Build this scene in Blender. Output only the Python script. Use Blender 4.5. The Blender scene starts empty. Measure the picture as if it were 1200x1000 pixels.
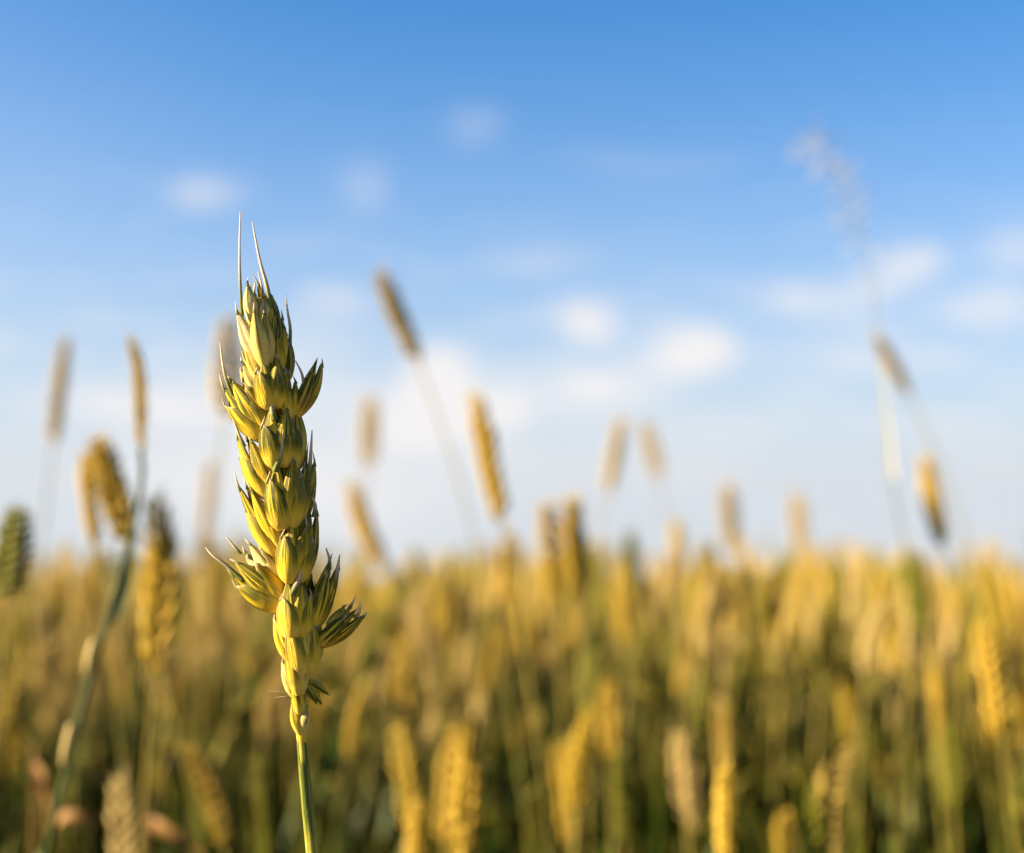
import bpy, math, random, re
import numpy as np
from mathutils import Vector

scene = bpy.context.scene
COL = scene.collection
R = math.radians
rng = random.Random(11)
nrg = np.random.default_rng(5)

# ------------------------------------------------------------------ camera
CAM_Z = 0.86
LENS, SENSOR = 50.0, 36.0
TILT = R(6.25)
FOCUS = 0.300
K = SENSOR / LENS / 1200.0
cam_data = bpy.data.cameras.new("camera")
cam = bpy.data.objects.new("camera", cam_data)
COL.objects.link(cam)
cam.location = (0, 0, CAM_Z)
cam.rotation_euler = (math.pi / 2 + TILT, 0, 0)
cam_data.lens = LENS
cam_data.sensor_width = SENSOR
cam_data.sensor_fit = 'HORIZONTAL'
cam_data.clip_start = 0.01
cam_data.clip_end = 3000
cam_data.dof.use_dof = True
cam_data.dof.focus_distance = FOCUS - 0.003
cam_data.dof.aperture_fstop = 7.8
cam_data.dof.aperture_blades = 0
scene.camera = cam
FW = Vector((0, math.cos(TILT), math.sin(TILT)))
UP = Vector((0, -math.sin(TILT), math.cos(TILT)))
RT = Vector((1, 0, 0))


def P(px, py, d):
    """point of the place seen at photograph pixel px, py, d metres ahead"""
    return Vector((0, 0, CAM_Z)) + FW * d + RT * ((px - 600) * K * d) + UP * ((500 - py) * K * d)


# ------------------------------------------------------------------ light
SUN_EL, SUN_BACK = R(21), R(10)
sun_dir = Vector((-math.cos(SUN_EL) * math.cos(SUN_BACK), -math.cos(SUN_EL) * math.sin(SUN_BACK), math.sin(SUN_EL)))
sd = bpy.data.lights.new("sun", 'SUN')
sd.energy = 5.0
sd.angle = R(0.53)
sd.color = (1.0, 0.83, 0.58)
sun = bpy.data.objects.new("sun", sd)
COL.objects.link(sun)
sun.rotation_euler = sun_dir.to_track_quat('Z', 'Y').to_euler()
sun.location = (-3, -1, 4)

scene.view_settings.view_transform = 'Standard'
scene.view_settings.look = 'None'
scene.view_settings.exposure = 2.22
scene.view_settings.gamma = 1.0
scene.cycles.use_denoising = True
scene.cycles.max_bounces = 8
scene.cycles.transmission_bounces = 6
scene.cycles.transparent_max_bounces = 6

world = bpy.data.worlds.new("World")
scene.world = world
world.use_nodes = True
wn, wl = world.node_tree.nodes, world.node_tree.links
wn.clear()


def mnode(nodes, links, op, a, b=None, c=None, clamp=False):
    n = nodes.new('ShaderNodeMath')
    n.operation = op
    n.use_clamp = clamp
    for i, v in enumerate((a, b, c)):
        if v is None:
            continue
        if isinstance(v, (int, float)):
            n.inputs[i].default_value = v
        else:
            links.new(v, n.inputs[i])
    return n.outputs[0]


def W(op, a, b=None, c=None, clamp=False):
    return mnode(wn, wl, op, a, b, c, clamp)


sky = wn.new('ShaderNodeTexSky')
sky.sky_type = 'NISHITA'
sky.sun_disc = False
sky.sun_elevation = SUN_EL
sky.sun_rotation = math.atan2(sun_dir.x, sun_dir.y)
sky.altitude = 200
sky.air_density = 1.0
sky.dust_density = 0.3
sky.ozone_density = 4.5
tc = wn.new('ShaderNodeTexCoord')
sep = wn.new('ShaderNodeSeparateXYZ')
wl.new(tc.outputs['Generated'], sep.inputs[0])
# soft irregular edges for the clouds
nz = wn.new('ShaderNodeTexNoise')
nz.inputs['Scale'].default_value = 14
nz.inputs['Detail'].default_value = 5
wl.new(tc.outputs['Generated'], nz.inputs['Vector'])
nsep = wn.new('ShaderNodeSeparateColor')
wl.new(nz.outputs['Color'], nsep.inputs[0])
az = W('ADD', W('ARCTAN2', sep.outputs[0], sep.outputs[1]), W('MULTIPLY', W('SUBTRACT', nsep.outputs[0], 0.5), 0.040))
el = W('ADD', W('ARCSINE', sep.outputs[2]), W('MULTIPLY', W('SUBTRACT', nsep.outputs[1], 0.5), 0.024))


def azel(px, py):
    v = (P(px, py, 1.0) - Vector((0, 0, CAM_Z))).normalized()
    return math.atan2(v.x, v.y), math.asin(v.z)


CLOUDS = [(245, 226, 36, 19, .36), (422, 216, 26, 26, .20), (547, 148, 28, 20, .17), (700, 381, 30, 21, .8),
          (815, 412, 36, 24, 1.0), (770, 428, 34, 20, .35), (790, 382, 34, 20, .22), (740, 440, 40, 22, .15), (1070, 306, 36, 22, .55), (1025, 330, 34, 20, .35), (955, 354, 62, 20, .45),
          (1185, 292, 36, 26, .4), (1160, 355, 48, 18, .4), (512, 448, 34, 28, 1.35), (545, 492, 44, 26, .5), (592, 474, 34, 26, .65), (490, 480, 40, 30, .5),
          (685, 462, 52, 28, .62), (470, 500, 52, 26, .55), (165, 478, 100, 24, .6), (330, 470, 100, 40, .42),
          (350, 400, 60, 22, .25), (420, 590, 110, 50, .45), (235, 560, 120, 44, .5), (620, 540, 200, 30, .2),
          (820, 500, 100, 18, .2), (1020, 420, 120, 22, .22), (760, 190, 90, 10, .1), (640, 300, 60, 22, .13),
          (390, 355, 26, 22, .16),
          (-120, 330, 300, 420, .08), (-300, 380, 160, 40, .7), (-700, 300, 200, 50, .7), (1700, 350, 180, 45, .7), (2300, 250, 220, 60, .6)]
tot = None
for (px, py, rx, ry, amp) in CLOUDS:
    a0, e0 = azel(px, py)
    a1, _ = azel(px + rx, py)
    _, e1 = azel(px, py - ry)
    sx, sy = abs(a1 - a0), abs(e1 - e0)
    u = W('DIVIDE', W('SUBTRACT', az, a0), sx)
    v = W('DIVIDE', W('SUBTRACT', el, e0), sy)
    q = W('ADD', W('MULTIPLY', u, u), W('MULTIPLY', v, v))
    g = W('MULTIPLY', W('EXPONENT', W('MULTIPLY', W('POWER', q, 1.2), -0.66)), amp)
    tot = g if tot is None else W('ADD', tot, g)
# thin linked wisps round the puffs
wz = wn.new('ShaderNodeTexNoise')
wz.inputs['Scale'].default_value = 1.0
wz.inputs['Detail'].default_value = 4
wc = wn.new('ShaderNodeCombineXYZ')
wl.new(W('MULTIPLY', az, 11), wc.inputs[0])
wl.new(W('MULTIPLY', el, 42), wc.inputs[1])
wl.new(wc.outputs[0], wz.inputs['Vector'])
wr = wn.new('ShaderNodeMapRange')
wr.interpolation_type = 'SMOOTHSTEP'
wr.inputs['From Min'].default_value = 0.46
wr.inputs['From Max'].default_value = 0.76
wl.new(wz.outputs['Fac'], wr.inputs['Value'])
band = W('EXPONENT', W('MULTIPLY', W('POWER', W('DIVIDE', W('SUBTRACT', el, 0.15), 0.085), 2), -1.0))
tot = W('ADD', tot, W('MULTIPLY', W('MULTIPLY', wr.outputs[0], band), 0.42))
fac = W('MULTIPLY', tot, 1.12, clamp=True)
# pale air lying near the horizon
veil = W('MULTIPLY', W('EXPONENT', W('MULTIPLY', W('POWER', W('MULTIPLY', W('MAXIMUM', W('ARCSINE', sep.outputs[2]), 0.0), 4.8), 1.6), -1.0)), 1.22, clamp=True)
hs = wn.new('ShaderNodeHueSaturation')
hs.inputs['Saturation'].default_value = 1.27
hs.inputs['Value'].default_value = 0.95
wl.new(sky.outputs[0], hs.inputs['Color'])
mix = wn.new('ShaderNodeMix')
mix.data_type = 'RGBA'
wl.new(fac, mix.inputs['Factor'])
air = wn.new('ShaderNodeMix')
air.data_type = 'RGBA'
wl.new(veil, air.inputs['Factor'])
wl.new(hs.outputs[0], air.inputs['A'])
air.inputs['B'].default_value = (2.95, 3.2, 3.45, 1)
wl.new(air.outputs['Result'], mix.inputs['A'])
mix.inputs['B'].default_value = (3.95, 3.88, 3.88, 1)
bg = wn.new('ShaderNodeBackground')
bg.inputs['Strength'].default_value = 0.05
wl.new(mix.outputs['Result'], bg.inputs['Color'])
wo = wn.new('ShaderNodeOutputWorld')
wl.new(bg.outputs[0], wo.inputs[0])


# ------------------------------------------------------------------ materials
class NT:
    def __init__(self, name):
        self.m = bpy.data.materials.new(name)
        self.m.use_nodes = True
        self.n, self.l = self.m.node_tree.nodes, self.m.node_tree.links
        self.n.clear()

    def M(self, op, a, b=None, c=None, clamp=False):
        return mnode(self.n, self.l, op, a, b, c, clamp)

    def attr(self, name):
        n = self.n.new('ShaderNodeAttribute')
        n.attribute_name = name
        return n.outputs['Fac']

    def noise(self, scale, vec=None, detail=3):
        n = self.n.new('ShaderNodeTexNoise')
        n.inputs['Scale'].default_value = scale
        n.inputs['Detail'].default_value = detail
        if vec is None:
            t = self.n.new('ShaderNodeTexCoord')
            vec = t.outputs['Object']
        self.l.new(vec, n.inputs['Vector'])
        return n.outputs['Fac']

    def combine(self, x, y, z):
        n = self.n.new('ShaderNodeCombineXYZ')
        for i, v in enumerate((x, y, z)):
            if isinstance(v, (int, float)):
                n.inputs[i].default_value = v
            else:
                self.l.new(v, n.inputs[i])
        return n.outputs[0]

    def smooth(self, v, lo, hi):
        n = self.n.new('ShaderNodeMapRange')
        n.interpolation_type = 'SMOOTHSTEP'
        n.inputs['From Min'].default_value = lo
        n.inputs['From Max'].default_value = hi
        self.l.new(v, n.inputs['Value'])
        return n.outputs[0]

    def mix(self, f, a, b):
        n = self.n.new('ShaderNodeMix')
        n.data_type = 'RGBA'
        for k, v in (('Factor', f), ('A', a), ('B', b)):
            if isinstance(v, (int, float)):
                n.inputs[k].default_value = v
            elif isinstance(v, tuple):
                n.inputs[k].default_value = (*v, 1)
            else:
                self.l.new(v, n.inputs[k])
        return n.outputs['Result']

    def objrand(self):
        return self.n.new('ShaderNodeObjectInfo').outputs['Random']

    def finish(self, color, rough=0.5, spec=0.3, trans=0.3, tcol=None, bump=None, bstr=0.3, bdist=0.0003):
        p = self.n.new('ShaderNodeBsdfPrincipled')
        self.l.new(color, p.inputs['Base Color'])
        p.inputs['Roughness'].default_value = rough
        p.inputs['Specular IOR Level'].default_value = spec
        if bump is not None:
            b = self.n.new('ShaderNodeBump')
            b.inputs['Strength'].default_value = bstr
            b.inputs['Distance'].default_value = bdist
            self.l.new(bump, b.inputs['Height'])
            self.l.new(b.outputs[0], p.inputs['Normal'])
        out = self.n.new('ShaderNodeOutputMaterial')
        if trans > 0:
            t = self.n.new('ShaderNodeBsdfTranslucent')
            self.l.new(tcol if tcol is not None else color, t.inputs['Color'])
            mx = self.n.new('ShaderNodeMixShader')
            mx.inputs[0].default_value = trans
            self.l.new(p.outputs[0], mx.inputs[1])
            self.l.new(t.outputs[0], mx.inputs[2])
            self.l.new(mx.outputs[0], out.inputs[0])
        else:
            self.l.new(p.outputs[0], out.inputs[0])
        return self.m


def mat_husk():
    """glumes of the sharp ear: gold below, green nerves, keel and margins above, dry tan tips"""
    t = NT("wheat_husk_detail")
    al, ac, ti = t.attr('along'), t.attr('across'), t.attr('tint')
    n1 = t.noise(420, detail=4)
    n2 = t.noise(1500, detail=2)
    gold = t.mix(n1, (0.86, 0.59, 0.022), (0.66, 0.42, 0.018))
    pale = t.mix(n2, (0.90, 0.69, 0.12), (0.82, 0.58, 0.065))
    base = t.mix(t.smooth(al, 0.5, 0.0), gold, pale)
    base = t.mix(t.smooth(ti, 0.38, 0.12), base, t.mix(n1, (0.86, 0.74, 0.36), (0.72, 0.57, 0.22)))
    nerve = t.noise(1.0, t.combine(t.M('MULTIPLY', ac, 7.5), t.M('MULTIPLY', al, 0.9), t.M('MULTIPLY', ti, 37.0)), detail=2)
    nv = t.smooth(nerve, 0.40, 0.54)
    ribs = t.noise(1.0, t.combine(t.M('MULTIPLY', ac, 26), t.M('MULTIPLY', al, 1.2), t.M('MULTIPLY', ti, 53.0)), detail=2)
    hi = t.smooth(t.M('ADD', al, t.M('MULTIPLY', t.M('SUBTRACT', ti, 0.5), 0.6)), 0.30, 0.68)
    far = t.M('ABSOLUTE', ac)
    edge = t.smooth(far, 0.75, 1.05)
    keel = t.M('MULTIPLY', t.smooth(far, 0.20, 0.06), t.smooth(al, 0.12, 0.5))
    gf = t.M('MAXIMUM', t.M('MULTIPLY', nv, hi), t.M('MAXIMUM', keel, t.M('MULTIPLY', edge, t.smooth(al, 0.2, 0.6))))
    gf = t.M('MULTIPLY', gf, t.M('ADD', 0.5, t.M('MULTIPLY', ti, 0.6)), clamp=True)
    green = t.mix(n1, (0.020, 0.042, 0.003), (0.055, 0.078, 0.007))
    c = t.mix(gf, base, green)
    tip = t.M('MULTIPLY', t.smooth(al, 0.90, 0.99), t.smooth(n1, 0.25, 0.6))
    c = t.mix(t.M('MULTIPLY', tip, 0.85), c, (0.58, 0.42, 0.22))
    blot = t.M('MULTIPLY', t.smooth(t.noise(170, detail=3), 0.62, 0.74), 0.55)
    c = t.mix(blot, c, (0.30, 0.19, 0.06))
    c = t.mix(t.M('MULTIPLY', t.smooth(n2, 0.60, 0.72), 0.35), c, (0.42, 0.27, 0.08))
    c = t.mix(t.M('MULTIPLY', t.smooth(ribs, 0.50, 0.62), 0.28), c, (0.34, 0.25, 0.03))
    dark = t.M('MULTIPLY', t.smooth(al, 1.0, 1.03), t.smooth(al, 1.6, 1.08))
    c = t.mix(dark, c, (0.15, 0.17, 0.03))
    c = t.mix(t.M('MULTIPLY', t.smooth(al, 1.08, 1.5), 0.95), c, (0.66, 0.54, 0.40))
    bump = t.M('ADD', t.M('MULTIPLY', ribs, 0.9), t.M('ADD', nerve, t.M('MULTIPLY', n2, 0.35)))
    return t.finish(c, rough=0.55, spec=0.22, trans=0.22, bump=bump, bstr=0.55, bdist=0.0005)


def mat_ear(name, stuff, const=None):
    t = NT(name)
    al, ac = t.attr('along'), t.attr('across')
    rnd = t.attr('tint') if stuff else t.objrand()
    if const is not None:
        vn = t.n.new('ShaderNodeValue')
        vn.outputs[0].default_value = const
        rnd = vn.outputs[0]
    n1 = t.noise(160, detail=3)
    gold = t.mix(n1, (0.52, 0.345, 0.032), (0.36, 0.225, 0.022))
    tan = t.mix(n1, (0.54, 0.395, 0.145), (0.41, 0.285, 0.09))
    c = t.mix(t.smooth(rnd, 0.42, 0.90), gold, tan)
    gr = t.mix(n1, (0.075, 0.10, 0.010), (0.17, 0.165, 0.018))
    c = t.mix(t.M('MULTIPLY', t.smooth(rnd, 0.46, 0.12), 0.9), c, gr)
    hi = t.M('MULTIPLY', t.smooth(al, 0.35, 0.95), t.smooth(t.noise(1.0, t.combine(t.M('MULTIPLY', ac, 6), al, t.M('MULTIPLY', rnd, 19)), 2), 0.42, 0.6))
    c = t.mix(t.M('MULTIPLY', hi, 0.55), c, (0.09, 0.10, 0.012))
    return t.finish(c, rough=0.5, spec=0.15, trans=0.16)


def mat_stem(name, stuff):
    t = NT(name)
    al, ac = t.attr('along'), t.attr('across')
    rnd = t.attr('tint') if stuff else t.objrand()
    n = t.noise(1.0, t.combine(t.M('MULTIPLY', ac, 5), t.M('MULTIPLY', al, 30), t.M('MULTIPLY', rnd, 20)), 3)
    g = t.mix(n, (0.060, 0.070, 0.006), (0.120, 0.115, 0.014))
    y = t.mix(n, (0.38, 0.275, 0.06), (0.27, 0.20, 0.04))
    k = t.M('ADD', t.M('MULTIPLY', t.smooth(al, 0.55, 1.0), 0.45), t.M('MULTIPLY', t.smooth(rnd, 0.35, 1.0), 0.45), clamp=True)
    return t.finish(t.mix(k, g, y), rough=0.5, spec=0.18, trans=0.08, bump=n, bstr=0.25)


def mat_leaf(name, stuff):
    t = NT(name)
    al, ac = t.attr('along'), t.attr('across')
    rnd = t.attr('tint') if stuff else t.objrand()
    n = t.noise(1.0, t.combine(t.M('MULTIPLY', ac, 9), t.M('MULTIPLY', al, 3), t.M('MULTIPLY', rnd, 31)), 3)
    g = t.mix(n, (0.014, 0.031, 0.0015), (0.030, 0.047, 0.002))
    y = t.mix(n, (0.22, 0.165, 0.028), (0.15, 0.125, 0.018))
    k = t.M('ADD', t.M('MULTIPLY', t.smooth(al, 0.6, 1.0), 0.5), t.smooth(rnd, 0.72, 0.95), clamp=True)
    return t.finish(t.mix(k, g, y), rough=0.45, spec=0.08, trans=0.15)


def mat_flat(name, a, b, scale, rough=0.7, trans=0.0):
    t = NT(name)
    return t.finish(t.mix(t.noise(scale, detail=5), a, b), rough=rough, spec=0.2, trans=trans)


M_HUSK = mat_husk()
def mat_front_stem():
    t = NT("front_stem")
    al, ac = t.attr('along'), t.attr('across')
    n = t.noise(1.0, t.combine(t.M('MULTIPLY', ac, 4.2), t.M('MULTIPLY', al, 9), 3.7), 4)
    f = t.noise(1.0, t.combine(t.M('MULTIPLY', ac, 22), t.M('MULTIPLY', al, 30), 1.1), 3)
    sp = t.noise(900, detail=2)
    c = t.mix(t.smooth(n, 0.36, 0.58), (0.42, 0.36, 0.045), (0.062, 0.085, 0.010))
    c = t.mix(t.M('MULTIPLY', t.smooth(f, 0.48, 0.66), 0.4), c, (0.16, 0.16, 0.03))
    c = t.mix(t.M('MULTIPLY', t.smooth(sp, 0.63, 0.72), 0.5), c, (0.30, 0.19, 0.07))
    return t.finish(c, rough=0.5, spec=0.22, trans=0.05, bump=f, bstr=0.4, bdist=0.0003)


M_FRONT_STEM = mat_front_stem()
M_EAR, M_EAR_S = mat_ear("wheat_ear", False), mat_ear("wheat_ear_crop", True)
M_GOLD, M_GREENISH, M_TAN = mat_ear("golden_ear", False, .5), mat_ear("green_ear", False, .10), mat_ear("tan_ear", False, .97)
M_STEM, M_STEM_S = mat_stem("wheat_stem", False), mat_stem("wheat_stem_crop", True)
M_LEAF, M_LEAF_S = mat_leaf("wheat_leaf", False), mat_leaf("wheat_leaf_crop", True)
M_DARK = mat_flat("dark_green_stem", (0.026, 0.042, 0.010), (0.07, 0.085, 0.022), 120, 0.45, 0.05)
M_SOIL = mat_flat("field_soil", (0.11, 0.085, 0.045), (0.17, 0.14, 0.07), 9.0, 0.95)
M_DRY = mat_flat("withered_leaf", (0.30, 0.155, 0.035), (0.18, 0.085, 0.02), 60, 0.6, 0.25)
M_PANICLE = mat_flat("pale_grass", (0.55, 0.47, 0.36), (0.42, 0.36, 0.26), 80, 0.6, 0.2)
M_SHEATH = mat_flat("pale_sheath", (0.50, 0.47, 0.40), (0.42, 0.40, 0.33), 60, 0.5, 0.2)
M_NODE = mat_flat("stem_node", (0.50, 0.38, 0.14), (0.38, 0.28, 0.09), 200, 0.5, 0.1)


# ------------------------------------------------------------------ mesh building
class MB:
    """collects vertices, quads and per-vertex along / across / tint"""

    def __init__(self):
        self.v, self.f, self.a, self.c, self.t, self.mi = [], [], [], [], [], []
        self.n = 0

    def add(self, v, f, a, c, t=0.5, mi=0):
        v = np.asarray(v, float)
        f = np.asarray(f, int)
        self.v.append(v)
        self.f.append(f + self.n)
        k = len(v)
        self.a.append(np.broadcast_to(np.asarray(a, float), (k,)))
        self.c.append(np.broadcast_to(np.asarray(c, float), (k,)))
        self.t.append(np.broadcast_to(np.asarray(t, float), (k,)))
        self.mi.append(np.full(len(f), mi))
        self.n += k

    def arrays(self):
        return (np.concatenate(self.v), np.concatenate(self.f), np.concatenate(self.a),
                np.concatenate(self.c), np.concatenate(self.t), np.concatenate(self.mi))

    def mesh(self, name, mats):
        v, f, a, c, t, mi = self.arrays()
        me = bpy.data.meshes.new(name)
        me.vertices.add(len(v))
        me.vertices.foreach_set('co', v.astype(np.float32).ravel())
        me.loops.add(f.size)
        me.loops.foreach_set('vertex_index', f.astype(np.int32).ravel())
        me.polygons.add(len(f))
        me.polygons.foreach_set('loop_start', np.arange(0, f.size, 4, dtype=np.int32))
        me.polygons.foreach_set('loop_total', np.full(len(f), 4, np.int32))
        me.polygons.foreach_set('material_index', mi.astype(np.int32))
        me.polygons.foreach_set('use_smooth', np.ones(len(f), bool))
        for nm, arr in (('along', a), ('across', c), ('tint', t)):
            at = me.attributes.new(nm, 'FLOAT', 'POINT')
            at.data.foreach_set('value', arr.astype(np.float32))
        for m in mats:
            me.materials.append(m)
        me.update(calc_edges=True)
        return me

    def build(self, name, mats, parent=None, loc=None):
        if not isinstance(mats, (list, tuple)):
            mats = [mats]
        o = bpy.data.objects.new(name, self.mesh(name, mats))
        COL.objects.link(o)
        if loc is not None:
            o.location = loc
        if parent is not None:
            o.parent = parent
        return o


def grid_faces(nu, nv, closed):
    i = np.arange(nu - 1)[:, None]
    j = np.arange(nv if closed else nv - 1)[None, :]
    j2 = (j + 1) % nv
    return np.stack([i * nv + j, i * nv + j2, (i + 1) * nv + j2, (i + 1) * nv + j], -1).reshape(-1, 4)


def nrm(v):
    v = np.asarray(v, float)
    return v / (np.linalg.norm(v) + 1e-12)


def bez(p0, p1, p2, n):
    s = np.linspace(0, 1, n)[:, None]
    return (1 - s) ** 2 * np.asarray(p0) + 2 * s * (1 - s) * np.asarray(p1) + s * s * np.asarray(p2)


def catmull(pts, n):
    p = np.asarray([list(q) for q in pts], float)
    p = np.vstack([2 * p[0] - p[1], p, 2 * p[-1] - p[-2]])
    m = len(p) - 3
    s = np.linspace(0, m, n)
    k = np.minimum(s.astype(int), m - 1)
    u = (s - k)[:, None]
    a, b, c, d = p[k], p[k + 1], p[k + 2], p[k + 3]
    return 0.5 * (2 * b + (c - a) * u + (2 * a - 5 * b + 4 * c - d) * u ** 2 + (3 * b - a - 3 * c + d) * u ** 3)


def frames(path, ref=(0, -1, 0)):
    t = np.gradient(path, axis=0)
    t /= np.linalg.norm(t, axis=1)[:, None] + 1e-12
    ref = np.asarray(ref, float)
    s = np.cross(t, ref)
    bad = np.linalg.norm(s, axis=1) < 1e-4
    s[bad] = np.cross(t[bad], (1, 0.03, 0.02))
    s /= np.linalg.norm(s, axis=1)[:, None]
    return t, s, np.cross(s, t)


def tube(mb, path, rad, nv=6, a=None, tint=0.5, mi=0):
    path = np.asarray(path, float)
    n = len(path)
    rad = np.broadcast_to(np.asarray(rad, float), (n,))
    _, s, b = frames(path)
    ang = np.linspace(0, 2 * np.pi, nv, endpoint=False)
    v = path[:, None] + rad[:, None, None] * (np.cos(ang)[None, :, None] * s[:, None] + np.sin(ang)[None, :, None] * b[:, None])
    al = np.linspace(0, 1, n) if a is None else np.asarray(a, float)
    mb.add(v.reshape(-1, 3), grid_faces(n, nv, True), np.repeat(al, nv), np.tile(np.sin(ang), n), tint, mi)


GL_T = [0, .06, .16, .3, .45, .62, .78, .9, .965, 1]
GL_W = [.34, .58, .82, .97, 1, .93, .76, .54, .38, .26]
LM_W = [.30, .50, .76, .95, 1, .86, .58, .32, .17, .06]
GL_S = [.34, .62, .86, .99, 1, .92, .74, .54, .40, .30]


def husk(mb, base, tip, normal, w, h, prof=GL_W, bow=0.12, curl=0.0, nu=18, nv=21, span=1.75, tint=0.5, thick=0.00012, keel=0.0, ridge=0.16, cut=0.0):
    """one glume or lemma: a boat-shaped shell with two faces, a sharp keel and an obliquely cut mouth; w, h are half width and depth"""
    base, tip = np.asarray(base, float), np.asarray(tip, float)
    L = np.linalg.norm(tip - base)
    ax = (tip - base) / L
    nn = nrm(np.asarray(normal) - ax * np.dot(normal, ax))
    sd_ = np.cross(ax, nn)
    t = np.linspace(0, 1, nu) ** 0.9
    wt = np.interp(t, GL_T, prof)
    ac = np.linspace(-1, 1, nv)
    # crowd the columns round the keel so that it stays sharp
    ac = np.sort(np.concatenate([np.linspace(-1, 1, nv - 4), keel + np.array([-.09, -.035, .035, .09])]))
    ac[np.argmin(abs(ac - keel))] = keel
    ang = ac * span
    rg = 1 + ridge * np.exp(-np.abs(ac - keel) / 0.11) - 0.05 * np.exp(-((np.abs(ac - keel) - .35) / .16) ** 2)
    rgt = 1 + (rg - 1)[None, :] * np.clip(t * 1.6, .15, 1.15)[:, None]
    short = 1 - cut * (np.abs(ac - keel) / (1 + abs(keel))) ** 1.3
    wav = 1 + .02 * np.sin(t * 9 + tint * 40)
    run = t[:, None] * (1 - (1 - short)[None, :] * (t ** 3)[:, None]) * L
    off = bow * L * np.sin(np.pi * t ** 0.85) - curl * L * t ** 3

    def layer(d):
        x = (w * wt * wav)[:, None] * np.sin(ang)[None] * rgt * (1 - d / w)
        z = (h * wt ** 0.8)[:, None] * (np.cos(ang)[None] * rgt - 0.35) - d
        return base + ax * run[..., None] + sd_ * x[..., None] + nn * (z + off[:, None])[..., None]
    o, i = layer(0.0), layer(thick)
    v = np.concatenate([o.reshape(-1, 3), i.reshape(-1, 3)])
    f = grid_faces(nu, nv, False)
    N = nu * nv
    fi = f[:, ::-1] + N
    r = np.arange(nu - 1)
    e1 = np.stack([r * nv, (r + 1) * nv, (r + 1) * nv + N, r * nv + N], -1)
    e2 = np.stack([(r + 1) * nv + nv - 1, r * nv + nv - 1, r * nv + nv - 1 + N, (r + 1) * nv + nv - 1 + N], -1)
    q = np.arange(nv - 1) + (nu - 1) * nv
    e3 = np.stack([q, q + 1, q + 1 + N, q + N], -1)
    al = np.repeat(t, nv)
    acx = np.tile(ac, nu)
    mb.add(v, np.concatenate([f, fi, e1, e2, e3]), np.concatenate([al, al]), np.concatenate([acx - keel, acx - keel]), tint)
    kk = int(np.argmin(abs(ac - keel)))
    return o[-1, kk], nrm(o[-1, kk] - o[-4, kk]), nn


def ovoid(mb, base, tip, normal, w, h, nu=5, nv=6, bow=0.1, tint=0.5, prof=LM_W):
    base, tip = np.asarray(base, float), np.asarray(tip, float)
    L = np.linalg.norm(tip - base)
    ax = (tip - base) / L
    nn = nrm(np.asarray(normal) - ax * np.dot(normal, ax))
    sd_ = np.cross(ax, nn)
    t = np.linspace(0, 1, nu)
    wt = np.interp(t, GL_T, prof)
    ang = np.linspace(0, 2 * np.pi, nv, endpoint=False)
    cen = base + ax * (t * L)[:, None] + nn * (bow * L * np.sin(np.pi * t))[:, None]
    v = cen[:, None] + sd_ * ((w * wt)[:, None] * np.sin(ang))[..., None] + nn * ((h * wt)[:, None] * np.cos(ang))[..., None]
    mb.add(v.reshape(-1, 3), grid_faces(nu, nv, True), np.repeat(t, nv), np.tile(np.sin(ang), nu), tint)
    return cen[-1]


def beak(mb, start, d0, d1, length, r0, tint=0.5, n=8):
    start = np.asarray(start, float)
    d0, d1 = nrm(d0), nrm(d1)
    p1 = start + d0 * length * 0.5
    path = bez(start, p1, p1 + d1 * length * 0.5, n)
    s = np.linspace(0, 1, n)
    tube(mb, path, r0 * (1 - 0.88 * s), 5, 1.03 + 0.6 * s, tint)


def rotv(v, axis, ang):
    v, axis = np.asarray(v, float), nrm(axis)
    return v * math.cos(ang) + np.cross(axis, v) * math.sin(ang) + axis * np.dot(axis, v) * (1 - math.cos(ang))


def ribbon(mb, path, width, normal_ref, nv=4, fold=0.25, tint=0.5, twist=0.0, mi=0, taper=None):
    """a grass blade: folded, two-faced strip"""
    path = np.asarray(path, float)
    n = len(path)
    s = np.linspace(0, 1, n)
    wt = width * (np.minimum(1, 0.45 + s * 3) * (1 - s ** 2.5) + 0.02 if taper is None else taper)
    t, sd_, nn = frames(path, normal_ref)
    ang = twist * s
    sd2 = sd_ * np.cos(ang)[:, None] + nn * np.sin(ang)[:, None]
    nn2 = nn * np.cos(ang)[:, None] - sd_ * np.sin(ang)[:, None]
    ac = np.linspace(-1, 1, nv)
    v = path[:, None] + sd2[:, None] * (wt[:, None] * ac * 0.5)[..., None] + nn2[:, None] * (wt[:, None] * fold * np.abs(ac) * 0.5)[..., None]
    mb.add(v.reshape(-1, 3), grid_faces(n, nv, False), np.repeat(s, nv), np.tile(ac, n), tint, mi)


# ------------------------------------------------------------------ object helpers
def tag(o, label=None, cat=None, group=None, kind=None):
    if label:
        o['label'] = label
    if cat:
        o['category'] = cat
    if group:
        o['group'] = group
    if kind:
        o['kind'] = kind
    return o


def thing(name, loc, label, cat, group=None):
    o = bpy.data.objects.new(name, None)
    o.empty_display_size = 0.02
    COL.objects.link(o)
    o.location = loc
    return tag(o, label, cat, group)


# ------------------------------------------------------------------ ground
g = MB()
rs = np.concatenate([[0.02], np.geomspace(0.3, 1500, 40)])
th = np.linspace(0, 2 * np.pi, 64, endpoint=False)
gx = rs[:, None] * np.cos(th)
gy = rs[:, None] * np.sin(th)
gz = 0.012 * np.sin(gx * 5.1 + 1) * np.sin(gy * 4.3) * np.minimum(1, 3 / np.maximum(rs, .1))[:, None]
g.add(np.stack([gx, gy, gz], -1).reshape(-1, 3), grid_faces(len(rs), 64, True), 0, 0)
gnd = g.build("ground", M_SOIL)
tag(gnd, "brown soil of the wheat field between the stalks", "ground", kind="structure")

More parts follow.
